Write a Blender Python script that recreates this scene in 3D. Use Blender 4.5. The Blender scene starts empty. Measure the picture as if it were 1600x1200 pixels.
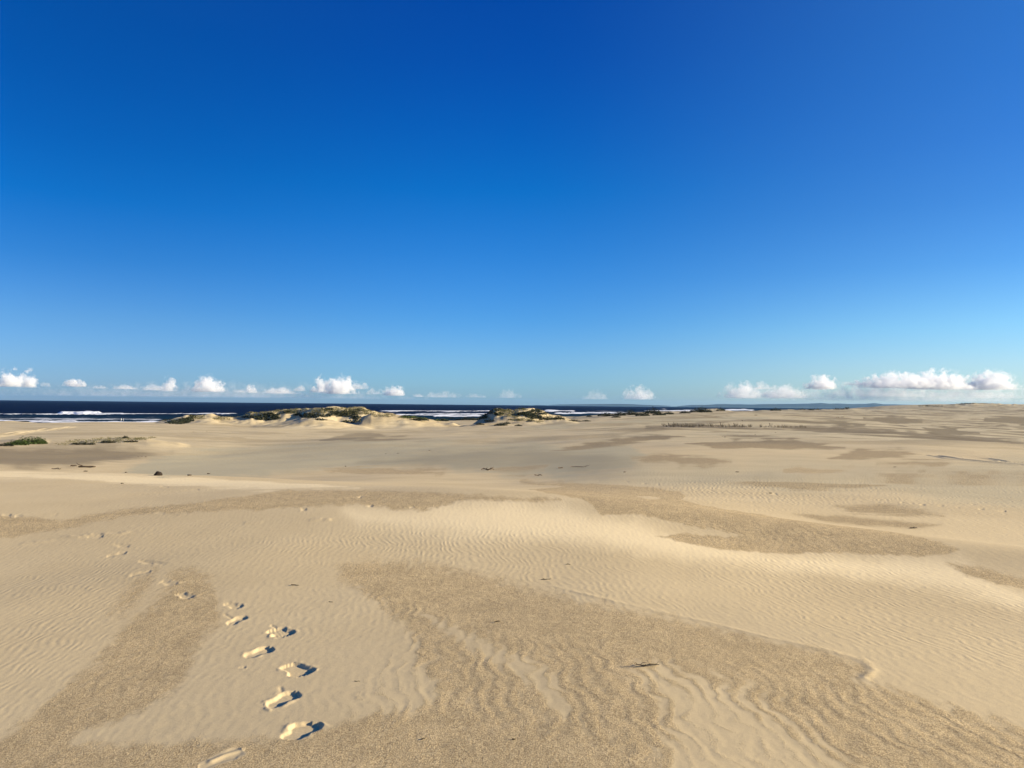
import bpy, math, random
import numpy as np
from mathutils import Matrix, Vector
R = math.radians
random.seed(7)
rng = np.random.default_rng(7)
S = bpy.context.scene
COL = S.collection

# ------------------------------------------------------------------ camera
F = 1155.0                     # focal length in photograph pixels (1600 wide)
EYE = 1.65                     # camera height over the sand at z = 0
PITCH, ROLL = math.atan(32 / F), R(0.56)
cam_data = bpy.data.cameras.new('camera')
cam_data.sensor_width = 36.0
cam_data.lens = 36.0 * F / 1600.0
cam_data.clip_start = 0.05
cam_data.clip_end = 120000.0
cam = bpy.data.objects.new('camera', cam_data)
COL.objects.link(cam)
CM = Matrix.Rotation(math.pi / 2 + PITCH, 3, 'X') @ Matrix.Rotation(ROLL, 3, 'Z')
cam.matrix_world = Matrix.Translation((0, 0, EYE)) @ CM.to_4x4()
S.camera = cam
CMN = np.array(CM)

def ray(px, py):
    """direction of a photograph pixel scaled to y = 1 -> (u, slope down)"""
    px = np.asarray(px, float); py = np.asarray(py, float)
    d = np.stack([(px - 800) / F, (600 - py) / F, -np.ones_like(px)], -1) @ CMN.T
    return d[..., 0] / d[..., 1], -d[..., 2] / d[..., 1]

# ------------------------------------------------------------------ world and sun
SUN_AZ, SUN_EL = 98.0, 17.0    # azimuth to the right of the view direction
w = bpy.data.worlds.new('World'); S.world = w; w.use_nodes = True
nt = w.node_tree; N = nt.nodes; L = nt.links
for n in list(N): N.remove(n)
sky = N.new('ShaderNodeTexSky'); sky.sky_type = 'NISHITA'; sky.sun_disc = False
sky.sun_elevation = R(SUN_EL); sky.sun_rotation = R(SUN_AZ)
sky.altitude = 20; sky.air_density = 1.0; sky.dust_density = 0.3; sky.ozone_density = 3.0
tc = N.new('ShaderNodeTexCoord'); sx = N.new('ShaderNodeSeparateXYZ')
L.new(tc.outputs['Generated'], sx.inputs[0])
SKYL = [(0.0, (0.2298, 0.3556, 0.646)), (0.023, (0.2298, 0.3752, 0.703)), (0.052, (0.2129, 0.3654, 0.665)), (0.096, (0.1687, 0.339, 0.5985)), (0.167, (0.0683, 0.2773, 0.5595)), (0.235, (0.0102, 0.2497, 0.562)), (0.301, (0.0048, 0.2191, 0.5377)), (0.363, (0.0039, 0.2053, 0.5282)), (0.42, (0.0039, 0.2023, 0.5282)), (0.6, (0.036, 0.2444, 0.589)), (1.0, (0.2, 0.42, 0.8))]
SKYC = [(0.0, (0.3199, 0.5148, 0.88)), (0.028, (0.3004, 0.5251, 0.9)), (0.062, (0.2776, 0.5045, 0.856)), (0.114, (0.1763, 0.4553, 0.819)), (0.198, (0.079, 0.394, 0.791)), (0.278, (0.0111, 0.3529, 0.7762)), (0.353, (0.006, 0.2922, 0.7497)), (0.423, (0.0055, 0.2449, 0.7191)), (0.485, (0.006, 0.2264, 0.7028)), (0.65, (0.068, 0.294, 0.72)), (1.0, (0.2, 0.42, 0.8))]
SKYRT = [(0.0, (0.5287, 0.6643, 0.8772)), (0.052, (0.505, 0.6558, 0.8711)), (0.096, (0.3985, 0.6304, 0.8568)), (0.167, (0.2305, 0.4957, 0.7987)), (0.235, (0.1632, 0.4284, 0.7599)), (0.301, (0.1316, 0.3978, 0.763)), (0.363, (0.1163, 0.3927, 0.7701)), (0.421, (0.1142, 0.3978, 0.7752)), (0.6, (0.1428, 0.408, 0.7956)), (1.0, (0.2, 0.42, 0.8))]
def sky_ramp(stops):
    r_ = N.new('ShaderNodeValToRGB'); L.new(sx.outputs['Z'], r_.inputs[0]); c_ = r_.color_ramp
    while len(c_.elements) < len(stops): c_.elements.new(0.5)
    for e, (p, c) in zip(c_.elements, stops): e.position = p; e.color = (*c, 1)
    return r_.outputs[0]
def side(a0, a1):
    m_ = N.new('ShaderNodeMapRange'); m_.interpolation_type = 'SMOOTHSTEP'
    L.new(sx.outputs['X'], m_.inputs[0]); m_.inputs[1].default_value = a0; m_.inputs[2].default_value = a1
    return m_.outputs[0]
def cmix(f, a, b):
    m_ = N.new('ShaderNodeMix'); m_.data_type = 'RGBA'
    L.new(f, m_.inputs[0]); L.new(a, m_.inputs[6]); L.new(b, m_.inputs[7]); return m_.outputs[2]
tint = cmix(side(0.0, 0.56), cmix(side(-0.56, 0.0), sky_ramp(SKYL), sky_ramp(SKYC)), sky_ramp(SKYRT))
mx = N.new('ShaderNodeMix'); mx.data_type = 'RGBA'; mx.blend_type = 'MULTIPLY'; mx.inputs[0].default_value = 1.0
L.new(sky.outputs[0], mx.inputs[6]); L.new(tint, mx.inputs[7])
bg = N.new('ShaderNodeBackground'); bg.inputs[1].default_value = 0.099
wo = N.new('ShaderNodeOutputWorld')
L.new(mx.outputs[2], bg.inputs[0]); L.new(bg.outputs[0], wo.inputs[0])
sd = bpy.data.lights.new('sun', 'SUN'); sd.energy = 5.0; sd.angle = R(0.53); sd.color = (1.0, 0.86, 0.62)
sun = bpy.data.objects.new('sun', sd); COL.objects.link(sun)
sdir = Vector((math.sin(R(SUN_AZ)) * math.cos(R(SUN_EL)), math.cos(R(SUN_AZ)) * math.cos(R(SUN_EL)), math.sin(R(SUN_EL))))
sun.rotation_euler = sdir.to_track_quat('Z', 'Y').to_euler()
sun.location = (30, 0, 30)
S.view_settings.view_transform = 'Standard'; S.view_settings.look = 'None'
S.view_settings.gamma = 1.0; S.view_settings.exposure = 1.14
S.render.engine = 'CYCLES'
S.cycles.max_bounces = 14; S.cycles.diffuse_bounces = 2; S.cycles.glossy_bounces = 2
S.cycles.transparent_max_bounces = 12; S.cycles.volume_bounces = 12
S.cycles.caustics_reflective = False; S.cycles.caustics_refractive = False

# ------------------------------------------------------------------ helpers
def tag(o, label=None, cat=None, group=None, kind=None):
    for k, v in (('label', label), ('category', cat), ('group', group), ('kind', kind)):
        if v: o[k] = v
    return o

def mesh_np(name, verts, faces, mat=None, smooth=True, parent=None):
    """verts (n,3), faces (m,k) all the same size"""
    me = bpy.data.meshes.new(name)
    verts = np.asarray(verts, np.float32); faces = np.asarray(faces, np.int32)
    k = faces.shape[1]
    me.vertices.add(len(verts)); me.vertices.foreach_set('co', verts.ravel())
    me.loops.add(faces.size); me.loops.foreach_set('vertex_index', faces.ravel())
    me.polygons.add(len(faces))
    me.polygons.foreach_set('loop_start', np.arange(0, faces.size, k, dtype=np.int32))
    me.polygons.foreach_set('loop_total', np.full(len(faces), k, np.int32))
    me.polygons.foreach_set('use_smooth', np.full(len(faces), smooth))
    me.update(calc_edges=True)
    if mat: me.materials.append(mat)
    o = bpy.data.objects.new(name, me); COL.objects.link(o)
    if parent: o.parent = parent
    return o

def grid_faces(nr, nc):
    i = np.arange(nr - 1)[:, None] * nc + np.arange(nc - 1)[None, :]
    return np.stack([i, i + 1, i + nc + 1, i + nc], -1).reshape(-1, 4)

def add_attr(o, name, vals):
    a = o.data.attributes.new(name, 'FLOAT', 'POINT')
    a.data.foreach_set('value', np.asarray(vals, np.float32).ravel())

def _h(ix, iy, seed):
    n = (ix.astype(np.int64) * 374761393 + iy.astype(np.int64) * 668265263 + seed * 1442695041) & 0xffffffff
    n = ((n ^ (n >> 13)) * 1274126177) & 0xffffffff
    n = n ^ (n >> 16)
    return (n & 0xffff) / 65535.0

def vn(x, y, seed=0):
    """smooth value noise in -1..1"""
    x0 = np.floor(x); y0 = np.floor(y); fx = x - x0; fy = y - y0
    fx = fx * fx * fx * (fx * (fx * 6 - 15) + 10); fy = fy * fy * fy * (fy * (fy * 6 - 15) + 10)
    a = _h(x0, y0, seed); b = _h(x0 + 1, y0, seed); c = _h(x0, y0 + 1, seed); d = _h(x0 + 1, y0 + 1, seed)
    return (a + (b - a) * fx + (c - a) * fy + (a - b - c + d) * fx * fy) * 2 - 1

def fbm(x, y, seed=0, octv=4, gain=0.5):
    s = 0; a = 1.0; t = 0
    for k in range(octv):
        s = s + a * vn(x * 2 ** k + 17.3 * k, y * 2 ** k - 9.1 * k, seed + k); t += a; a *= gain
    return s / t

def sstep(a, b, x):
    t = np.clip((x - a) / (b - a), 0, 1); return t * t * (3 - 2 * t)

def poly_sdf(px, py, poly):
    """signed distance (negative inside) of points to a polygon"""
    P = np.asarray(poly, float); d2 = np.full(px.shape, 1e18); ins = np.zeros(px.shape, bool)
    for k in range(len(P)):
        ax, ay = P[k]; bx, by = P[(k + 1) % len(P)]
        ex, ey = bx - ax, by - ay
        t = np.clip(((px - ax) * ex + (py - ay) * ey) / (ex * ex + ey * ey + 1e-12), 0, 1)
        d2 = np.minimum(d2, (px - ax - t * ex) ** 2 + (py - ay - t * ey) ** 2)
        c = ((ay > py) != (by > py)) & (px < (bx - ax) * (py - ay) / (by - ay + 1e-12) + ax)
        ins ^= c
    d = np.sqrt(d2); return np.where(ins, -d, d)

# ------------------------------------------------------------------ node helpers
class NB:
    def __init__(s, name):
        s.m = bpy.data.materials.new(name); s.m.use_nodes = True
        s.t = s.m.node_tree; s.t.nodes.clear()
        s.out = s.n('ShaderNodeOutputMaterial')
    def n(s, typ, **kw):
        o = s.t.nodes.new(typ)
        for k, v in kw.items(): setattr(o, k, v)
        return o
    def l(s, a, b): s.t.links.new(a, b)
    def put(s, sock, v):
        if hasattr(v, 'is_linked') or hasattr(v, 'links'): s.l(v, sock)
        else: sock.default_value = v
    def math(s, op, a, b=0.0, c=0.0, clamp=False):
        o = s.n('ShaderNodeMath', operation=op); o.use_clamp = clamp
        s.put(o.inputs[0], a); s.put(o.inputs[1], b); s.put(o.inputs[2], c)
        return o.outputs[0]
    def mix(s, f, a, b, blend='MIX'):
        o = s.n('ShaderNodeMix', data_type='RGBA', blend_type=blend)
        s.put(o.inputs[0], f)
        for i, v in ((6, a), (7, b)):
            if isinstance(v, tuple): v = (*v[:3], 1)
            s.put(o.inputs[i], v)
        return o.outputs[2]
    def noise(s, vec, scale, detail=2, rough=0.5, dist=0.0):
        o = s.n('ShaderNodeTexNoise'); s.put(o.inputs['Vector'], vec)
        o.inputs['Scale'].default_value = scale; o.inputs['Detail'].default_value = detail
        o.inputs['Roughness'].default_value = rough; o.inputs['Distortion'].default_value = dist
        return o
    def attr(s, name):
        o = s.n('ShaderNodeAttribute'); o.attribute_name = name; return o.outputs['Fac']
    def mapr(s, v, a, b, c=0.0, d=1.0, smooth=True):
        o = s.n('ShaderNodeMapRange'); o.interpolation_type = 'SMOOTHSTEP' if smooth else 'LINEAR'
        s.put(o.inputs[0], v)
        for i, q in zip((1, 2, 3, 4), (a, b, c, d)): s.put(o.inputs[i], q)
        return o.outputs[0]
    def scalevec(s, vec, xyz):
        o = s.n('ShaderNodeVectorMath', operation='MULTIPLY'); s.put(o.inputs[0], vec); o.inputs[1].default_value = xyz
        return o.outputs[0]
    def princ(s, color, rough=0.9, spec=0.2, normal=None, **kw):
        p = s.n('ShaderNodeBsdfPrincipled')
        s.put(p.inputs['Base Color'], (*color, 1) if isinstance(color, tuple) and len(color) == 3 else color)
        s.put(p.inputs['Roughness'], rough); s.put(p.inputs['Specular IOR Level'], spec)
        if normal is not None: s.l(normal, p.inputs['Normal'])
        for k, v in kw.items(): s.put(p.inputs[k], v)
        s.l(p.outputs[0], s.out.inputs[0]); return p

# ------------------------------------------------------------------ materials
def sand_material():
    b = NB('dune_sand')
    pos = b.n('ShaderNodeNewGeometry').outputs['Position']
    sep = b.n('ShaderNodeSeparateXYZ'); b.l(pos, sep.inputs[0])
    X, Y = sep.outputs['X'], sep.outputs['Y']
    coarse = b.attr('coarse'); grey = b.attr('grey'); far = b.attr('far'); dark_sand_shade = b.attr('dark_sand_shade'); rip = b.attr('ripple'); wave = b.attr('wave')
    flat = b.scalevec(pos, (1, 1, 0))
    # wind ripples: crests run away from the viewer with kinks and forks
    wn = b.noise(flat, 0.55, 3, 0.55); wn2 = b.noise(flat, 2.6, 2, 0.5); wn3 = b.noise(flat, 9.0, 2, 0.5)
    def ripple(lam, k1, k2, k3, ang):
        ph = b.math('ADD', b.math('MULTIPLY', X, math.cos(ang)), b.math('MULTIPLY', Y, math.sin(ang)))
        ph = b.math('ADD', ph, b.math('MULTIPLY', wn.outputs[0], k1))
        ph = b.math('ADD', ph, b.math('MULTIPLY', wn2.outputs[0], k2))
        ph = b.math('ADD', ph, b.math('MULTIPLY', wn3.outputs[0], k3))
        return b.math('MULTIPLY_ADD', b.math('SINE', b.math('MULTIPLY', ph, 2 * math.pi / lam)), 0.5, 0.5)
    r1 = ripple(0.062, 0.55, 0.13, 0.030, R(8))
    r1b = ripple(0.073, 0.75, 0.20, 0.035, R(-9))
    r1 = b.math('ADD', b.math('MULTIPLY', r1, 0.62), b.math('MULTIPLY', r1b, 0.38))
    r2 = ripple(0.112, 0.80, 0.32, 0.060, R(4))
    r3 = ripple(0.55, 3.0, 0.9, 0.15, R(6))
    # colour
    lt = b.mix(b.mapr(b.noise(flat, 0.35, 4, 0.6).outputs[0], 0.3, 0.7), (0.620, 0.490, 0.278), (0.556, 0.434, 0.242))
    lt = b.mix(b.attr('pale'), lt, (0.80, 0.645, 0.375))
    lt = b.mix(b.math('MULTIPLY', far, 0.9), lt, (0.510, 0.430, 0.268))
    gn = b.noise(pos, 125.0, 3, 0.8); gn2 = b.noise(pos, 260.0, 2, 0.8)
    cmask = b.mapr(coarse, 0.35, 0.65)
    # break the edge of the coarse patches up with the ripples and grain clumps
    edge = b.noise(b.scalevec(pos, (9.0, 2.6, 0)), 1.0, 5, 0.68, 0.5).outputs[0]
    ce = b.math('ADD', coarse, b.math('MULTIPLY', b.math('SUBTRACT', edge, 0.5), 0.95))
    ce = b.math('ADD', ce, b.math('MULTIPLY', b.math('SUBTRACT', gn.outputs[0], 0.5), 1.1))
    ce = b.math('ADD', ce, b.math('MULTIPLY', b.math('SUBTRACT', r2, 0.5), b.math('MULTIPLY_ADD', wave, 0.45, 0.12)))
    cmask = b.mapr(ce, 0.16, 0.86)
    # streaks of coarse sand over the distant dunes
    st = b.noise(b.scalevec(pos, (0.030, 0.045, 0)), 1.0, 6, 0.62, 0.8).outputs[0]
    stm = b.math('MULTIPLY', b.mapr(st, 0.47, 0.57), far)
    st2 = b.noise(b.scalevec(pos, (0.10, 0.30, 0)), 1.0, 4, 0.6, 0.4).outputs[0]
    stm2 = b.math('MULTIPLY', b.mapr(st2, 0.48, 0.64), b.math('MULTIPLY', far, 0.6))
    cm = b.math('MAXIMUM', b.math('MAXIMUM', cmask, stm), stm2)
    gn3 = b.noise(pos, 52.0, 4, 0.7).outputs[0]
    speck = b.mapr(b.math('ADD', b.math('MULTIPLY', gn.outputs[0], 0.72), b.math('MULTIPLY', gn3, 0.28)), 0.36, 0.64)
    dk = b.mix(speck, (0.262, 0.187, 0.094), (0.66, 0.508, 0.280))
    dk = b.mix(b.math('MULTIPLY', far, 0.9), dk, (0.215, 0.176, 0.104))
    dk = b.mix(1.0, dk, b.mapr(b.noise(flat, 3.2, 5, 0.7).outputs[0], 0.3, 0.7, 0.90, 1.10), 'MULTIPLY')
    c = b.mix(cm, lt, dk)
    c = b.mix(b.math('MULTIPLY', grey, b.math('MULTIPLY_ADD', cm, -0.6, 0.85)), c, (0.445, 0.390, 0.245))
    c = b.mix(b.math('MULTIPLY', dark_sand_shade, 1.0), c, (0.185, 0.145, 0.085))  # dark brown tint: darker sand, plus shade painted behind the crest
    fine = b.mapr(gn2.outputs[0], 0.25, 0.75, 0.90, 1.08, False)
    c = b.mix(1.0, c, fine, 'MULTIPLY')
    # relief
    rm = b.mapr(b.noise(flat, 0.45, 2, 0.5).outputs[0], 0.35, 0.60)
    nc = b.math('SUBTRACT', 1.0, cm)
    h1 = b.math('MULTIPLY', b.math('MULTIPLY', r1, b.math('MULTIPLY', b.math('MULTIPLY_ADD', rm, 0.7, 0.3), nc)), b.math('MULTIPLY', rip, b.mapr(wn3.outputs[0], 0.25, 0.7, 0.0003, 0.0021)))
    h2 = b.math('MULTIPLY', r2, b.math('MULTIPLY', b.math('MULTIPLY', wave, b.math('MULTIPLY_ADD', cm, 0.0024, 0.0007)), b.mapr(wn2.outputs[0], 0.25, 0.6, 0.25, 1.0)))
    h3 = b.math('MULTIPLY', r3, b.math('MULTIPLY', far, 0.016))
    h3 = b.math('ADD', h3, b.math('MULTIPLY', r2, b.math('MULTIPLY', b.attr('midr'), 0.0042)))
    gr = b.math('MULTIPLY', b.math('SUBTRACT', gn.outputs[0], 0.5), b.math('MULTIPLY_ADD', cm, 0.0046, 0.0007))
    lump = b.math('MULTIPLY', b.math('SUBTRACT', b.noise(flat, 11.0, 3, 0.6).outputs[0], 0.5), b.math('MULTIPLY_ADD', cm, 0.006, 0.003))
    hh = b.math('ADD', b.math('ADD', b.math('ADD', h1, h2), b.math('ADD', gr, lump)), h3)
    bp = b.n('ShaderNodeBump'); bp.inputs['Strength'].default_value = 1.0; bp.inputs['Distance'].default_value = 1.0
    b.l(hh, bp.inputs['Height'])
    b.princ(c, 0.95, 0.12, bp.outputs[0])
    return b.m

def water_material():
    b = NB('sea_water')
    pos = b.n('ShaderNodeNewGeometry').outputs['Position']
    foam = b.attr('foam'); shal = b.attr('shallow')
    n1 = b.noise(b.scalevec(pos, (0.010, 0.02, 0)), 1.0, 5, 0.65)
    c = b.mix(b.mapr(n1.outputs[0], 0.35, 0.65), (0.0003, 0.005, 0.024), (0.0006, 0.009, 0.036))
    c = b.mix(shal, c, (0.006, 0.034, 0.050))
    fn = b.noise(b.scalevec(pos, (0.10, 0.16, 0.1)), 1.0, 5, 0.7).outputs[0]
    fm = b.mapr(b.math('ADD', foam, b.math('MULTIPLY', b.math('SUBTRACT', fn, 0.5), 1.5)), 0.38, 0.85)
    # scattered whitecaps
    wc = b.noise(b.scalevec(pos, (0.03, 0.05, 0)), 1.0, 3, 0.6).outputs[0]
    wm = b.math('MULTIPLY', b.mapr(wc, 0.735, 0.76), 0.8)
    fm = b.math('MAXIMUM', fm, wm)
    c = b.mix(fm, c, (0.78, 0.80, 0.82))
    sw = b.noise(b.scalevec(pos, (0.05, 0.12, 0)), 1.0, 6, 0.6).outputs[0]
    bp = b.n('ShaderNodeBump'); bp.inputs['Strength'].default_value = 1.0; bp.inputs['Distance'].default_value = 2.0
    b.l(sw, bp.inputs['Height'])
    df = b.n('ShaderNodeBsdfDiffuse'); b.l(c, df.inputs[0]); b.l(bp.outputs[0], df.inputs['Normal'])
    gl = b.n('ShaderNodeBsdfGlossy'); gl.inputs['Roughness'].default_value = 0.35; b.l(bp.outputs[0], gl.inputs['Normal'])
    ms = b.n('ShaderNodeMixShader'); b.l(b.math('MULTIPLY', b.math('SUBTRACT', 1.0, fm), 0.03), ms.inputs[0])
    b.l(df.outputs[0], ms.inputs[1]); b.l(gl.outputs[0], ms.inputs[2]); b.l(ms.outputs[0], b.out.inputs[0])
    return b.m

def simple(name, c1, c2, scale=8.0, rough=0.9, spec=0.15, bump=0.0):
    b = NB(name)
    pos = b.n('ShaderNodeTexCoord').outputs['Object']
    n = b.noise(pos, scale, 4, 0.65)
    nrm = None
    if bump:
        bp = b.n('ShaderNodeBump'); bp.inputs['Distance'].default_value = bump
        b.l(n.outputs[0], bp.inputs['Height']); nrm = bp.outputs[0]
    b.princ(b.mix(b.mapr(n.outputs[0], 0.3, 0.7), c1, c2), rough, spec, nrm)
    return b.m

def leaf(name, c1, c2):
    b = NB(name)
    g = b.n('ShaderNodeNewGeometry')
    c = b.mix(g.outputs['Random Per Island'], c1, c2)
    p = b.princ(c, 0.75, 0.15)
    tr = b.n('ShaderNodeBsdfTranslucent'); b.l(c, tr.inputs[0])
    ms = b.n('ShaderNodeMixShader'); ms.inputs[0].default_value = 0.25
    b.l(p.outputs[0], ms.inputs[1]); b.l(tr.outputs[0], ms.inputs[2]); b.l(ms.outputs[0], b.out.inputs[0])
    return b.m

M_SAND = sand_material(); M_WATER = water_material()
M_WOOD = simple('weathered_wood', (0.05, 0.035, 0.022), (0.14, 0.105, 0.07), 20, bump=0.01)
M_TWIG = simple('dry_twig', (0.035, 0.026, 0.018), (0.16, 0.13, 0.085), 40)
M_STUMP = simple('dark_stump', (0.02, 0.015, 0.012), (0.06, 0.045, 0.032), 30, bump=0.02)
M_GREEN = leaf('bush_leaf', (0.030, 0.055, 0.014), (0.085, 0.115, 0.032))
M_OLIVE = leaf('grass_blade', (0.095, 0.095, 0.035), (0.20, 0.175, 0.075))
M_DARK = leaf('scrub_leaf', (0.020, 0.026, 0.014), (0.055, 0.060, 0.032))
M_DRY = leaf('dry_stalk', (0.06, 0.048, 0.032), (0.17, 0.14, 0.095))
M_FOAM = simple('sea_foam', (0.70, 0.73, 0.76), (0.85, 0.86, 0.87), 0.3, bump=0.4)

# ------------------------------------------------------------------ terrain profile
CX = np.array([-400, 0, 200, 400, 600, 800, 1000, 1200, 1400, 1600, 2000], float)
# each knot: distances per column and either photograph rows (y) or depth under the eye (D)
CX0 = [0, 200, 400, 600, 800, 1000, 1200, 1400, 1600]
KN = [
 ([0.6]*9, 'D', [1.65]*9),
 ([5]*9, 'D', [1.65]*9),
 ([10]*9, 'D', [1.62, 1.64, 1.66, 1.68, 1.66, 1.64, 1.68, 1.72, 1.76]),
 ([19.5, 19, 18, 17, 16.5, 17, 20, 22, 24], 'y', [735, 741, 750, 762, 767, 763, 751, 748, 746]),
 ([28, 28, 28, 27, 28, 28, 30, 31, 33], 'D', [3.1, 3.15, 3.1, 2.75, 2.8, 2.45, 2.45, 2.45, 2.5]),
 ([42]*9, 'y', [731, 738, 738, 735, 727, 715, 712, 712, 715]),
 ([75, 75, 75, 75, 75, 75, 75, 75, 68], 'y', [703, 708, 712, 705, 697, 690, 690, 693, 701]),
 ([100, 105, 120, 130, 140, 145, 145, 130, 95], 'y', [690, 690, 693, 684, 676, 669, 671, 678, 694]),
 ([125, 130, 150, 165, 175, 180, 180, 165, 130], 'D', [6.3, 6.3, 7.3, 7.95, 7.2, 6.3, 6.5, 6.9, 7.0]),
 ([180, 180, 190, 210, 215, 220, 220, 215, 180], 'y', [670, 672, 676, 677, 671, 667, 667.5, 675, 690]),
 ([240, 240, 250, 270, 290, 300, 300, 300, 300], 'y', [663, 664, 668, 668, 662, 655, 655, 662, 668]),
 ([290, 300, 330, 340, 360, 420, 430, 450, 450], 'D', [9.3, 8.8, 10.3, 10.0, 10.0, 4.0, 3.5, 4.0, 4.8]),
 ([350, 360, 430, 500, 650, 700, 650, 650, 650], 'D', [12.6, 12.6, 12.3, 12.3, 12, 9, 3.3, 3.0, 3.0]),
 ([400, 410, 500, 570, 800, 1050, 1300, 1000, 1000], 'D', [14, 14, 14, 14, 14, 13, 10, 1.6, -1]),
 ([600, 600, 700, 800, 1100, 1300, 1800, 1500, 1500], 'D', [16, 16, 16, 16, 16, 15, 13, -5.0, -9.5]),
 ([3200]*9, 'D', [20, 20, 20, 20, 20, 20, 14.5, 8, 2]),
]
def _cols():
    kd, kD = [], []
    for ds, typ, vals in KN:
        ds = np.array(ds, float); vals = np.array(vals, float)
        if typ == 'y': vals = ray(np.array(CX0, float), vals)[1] * ds
        kd.append(np.log(ds)); kD.append(vals)
    return np.array(kd), np.array(kD)          # (knots, cols)
KD, KH = _cols()
KU = (np.array(CX0, float) - 800) / F

def cub(xq, xk, yk):
    """Catmull-Rom over the last axis of yk at xq, flat beyond the ends"""
    m = np.gradient(yk, xk, axis=-1)
    i = np.clip(np.searchsorted(xk, xq) - 1, 0, len(xk) - 2)
    h = xk[i + 1] - xk[i]; t = np.clip((xq - xk[i]) / h, 0, 1)
    a, b_ = yk[..., i], yk[..., i + 1]; ma, mb = m[..., i] * h, m[..., i + 1] * h
    return a * (2*t**3 - 3*t**2 + 1) + ma * (t**3 - 2*t**2 + t) + b_ * (3*t**2 - 2*t**3) + mb * (t**3 - t**2)

def base_depth(u, y):
    """D for a grid: u (nc,), y (nr,) -> (nr, nc)"""
    kd = cub(u, KU, KD); kh = cub(u, KU, KH)      # (K, nc)
    ly = np.log(y); out = np.empty((len(y), len(u)))
    # monotone (pchip-like) tangents per column
    dx = np.diff(kd, axis=0); dl = np.diff(kh, axis=0) / dx
    m = np.zeros_like(kh)
    w1 = 2 * dx[1:] + dx[:-1]; w2 = dx[1:] + 2 * dx[:-1]
    with np.errstate(divide='ignore', invalid='ignore'):
        hm = (w1 + w2) / (w1 / dl[:-1] + w2 / dl[1:])
    m[1:-1] = np.where(dl[:-1] * dl[1:] > 0, hm, 0)
    m[0] = 0; m[-1] = dl[-1]
    for c in range(len(u)):
        k = kd[:, c]; i = np.clip(np.searchsorted(k, ly) - 1, 0, len(k) - 2)
        h = k[i + 1] - k[i]; t = np.clip((ly - k[i]) / h, 0, 1)
        out[:, c] = kh[i, c]*(2*t**3-3*t**2+1) + m[i, c]*h*(t**3-2*t**2+t) + kh[i+1, c]*(3*t**2-2*t**3) + m[i+1, c]*h*(t**3-t**2)
    return out

# foredune ridges: (distance, front width, back width, noise, silhouette [(photo x, photo y)...])
RIDGES = [
 (296, 20, 26, 0.9, [(215, 668), (240, 661), (262, 657), (285, 652), (300, 648.5), (330, 647.5), (345, 651), (365, 652), (382, 648), (392, 643.5), (400, 645), (440, 642), (480, 639), (520, 636.5), (545, 635.5), (565, 636), (578, 640), (592, 645), (620, 650), (650, 653), (690, 658), (730, 664)]),
 (262, 13, 13, 0.25, [(380, 668), (410, 665), (440, 660), (470, 653.5), (490, 652.5), (505, 654), (530, 659), (560, 664), (590, 668)]),
 (274, 11, 14, 0.35, [(540, 668), (556, 662), (566, 652), (580, 646), (600, 649), (625, 653), (660, 658), (700, 665)]),
 (300, 17, 24, 0.9, [(725, 668), (742, 660), (756, 650), (768, 641), (777, 636), (790, 639), (803, 641), (815, 640), (832, 639), (845, 641.5), (858, 647), (876, 652), (900, 659), (925, 664)]),
 (272, 12, 12, 0.5, [(690, 672), (730, 664), (760, 661), (800, 659), (840, 658), (870, 656), (885, 657), (910, 662), (940, 666)]),
 (430, 25, 40, 0.8, [(860, 662), (900, 652), (935, 649), (960, 648), (1000, 646), (1030, 646), (1060, 648), (1090, 650)]),
 (620, 30, 50, 0.8, [(1060, 648), (1085, 643), (1105, 639.5), (1120, 639), (1135, 641), (1160, 645), (1200, 648)]),
 (300, 26, 24, 0.3, [(-200, 661), (-40, 658.5), (8, 658.5), (40, 660), (70, 663), (120, 668)]),
 (1250, 90, 150, 1.2, [(1380, 642), (1410, 637), (1440, 634.5), (1470, 633.5), (1490, 631.5), (1520, 629.5), (1545, 630), (1565, 631), (1600, 632), (1700, 632)]),
 (97, 5, 6, 0.10, [(-60, 697), (-10, 690), (25, 686.5), (60, 686.5), (78, 690), (100, 694), (118, 691), (150, 687), (190, 683.5), (230, 685), (260, 690), (300, 695)]),
 (860, 60, 90, 0.8, [(1150, 646), (1190, 641), (1230, 640.5), (1290, 640), (1330, 639), (1370, 641), (1420, 646)]),
]
def add_ridges(D, U, Y):
    wx = U * Y
    for n, (d0, fw, bw, na, sil) in enumerate(RIDGES):
        sx_, sy_ = np.array(sil).T
        us, ss = ray(sx_, sy_)
        c = (Y[:, 0] > d0 - 3.2 * fw) & (Y[:, 0] < d0 + 3.2 * bw)
        r = (U[0] > us[0]) & (U[0] < us[-1])
        if not c.any() or not r.any(): continue
        ii = np.ix_(c, r); u = U[ii]; y = Y[ii]; d = D[ii]; x = wx[ii]
        jit = fbm(x / (d0 * .05), y / (d0 * .05), 40 + n, 3) * fw * 0.5
        top = np.interp(u, us, ss) * d0
        t = (y - d0 - jit) / np.where(y - d0 - jit < 0, fw, bw)
        g = np.exp(-t * t * 1.6)
        nz = (fbm(x / 7.0, y / 7.0, 60 + n, 4, 0.55)) * na * (0.25 + 0.75 * g) * np.clip(g * 3, 0, 1)
        amp = np.clip(d - top, 0, 99) * sstep(0, 0.02, u - us[0]) * sstep(0, 0.02, us[-1] - u)
        edge = sstep(0, 1.2, amp)
        nd = d - amp * g - nz * edge * 1.3
        D[ii] = nd
    return D

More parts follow.
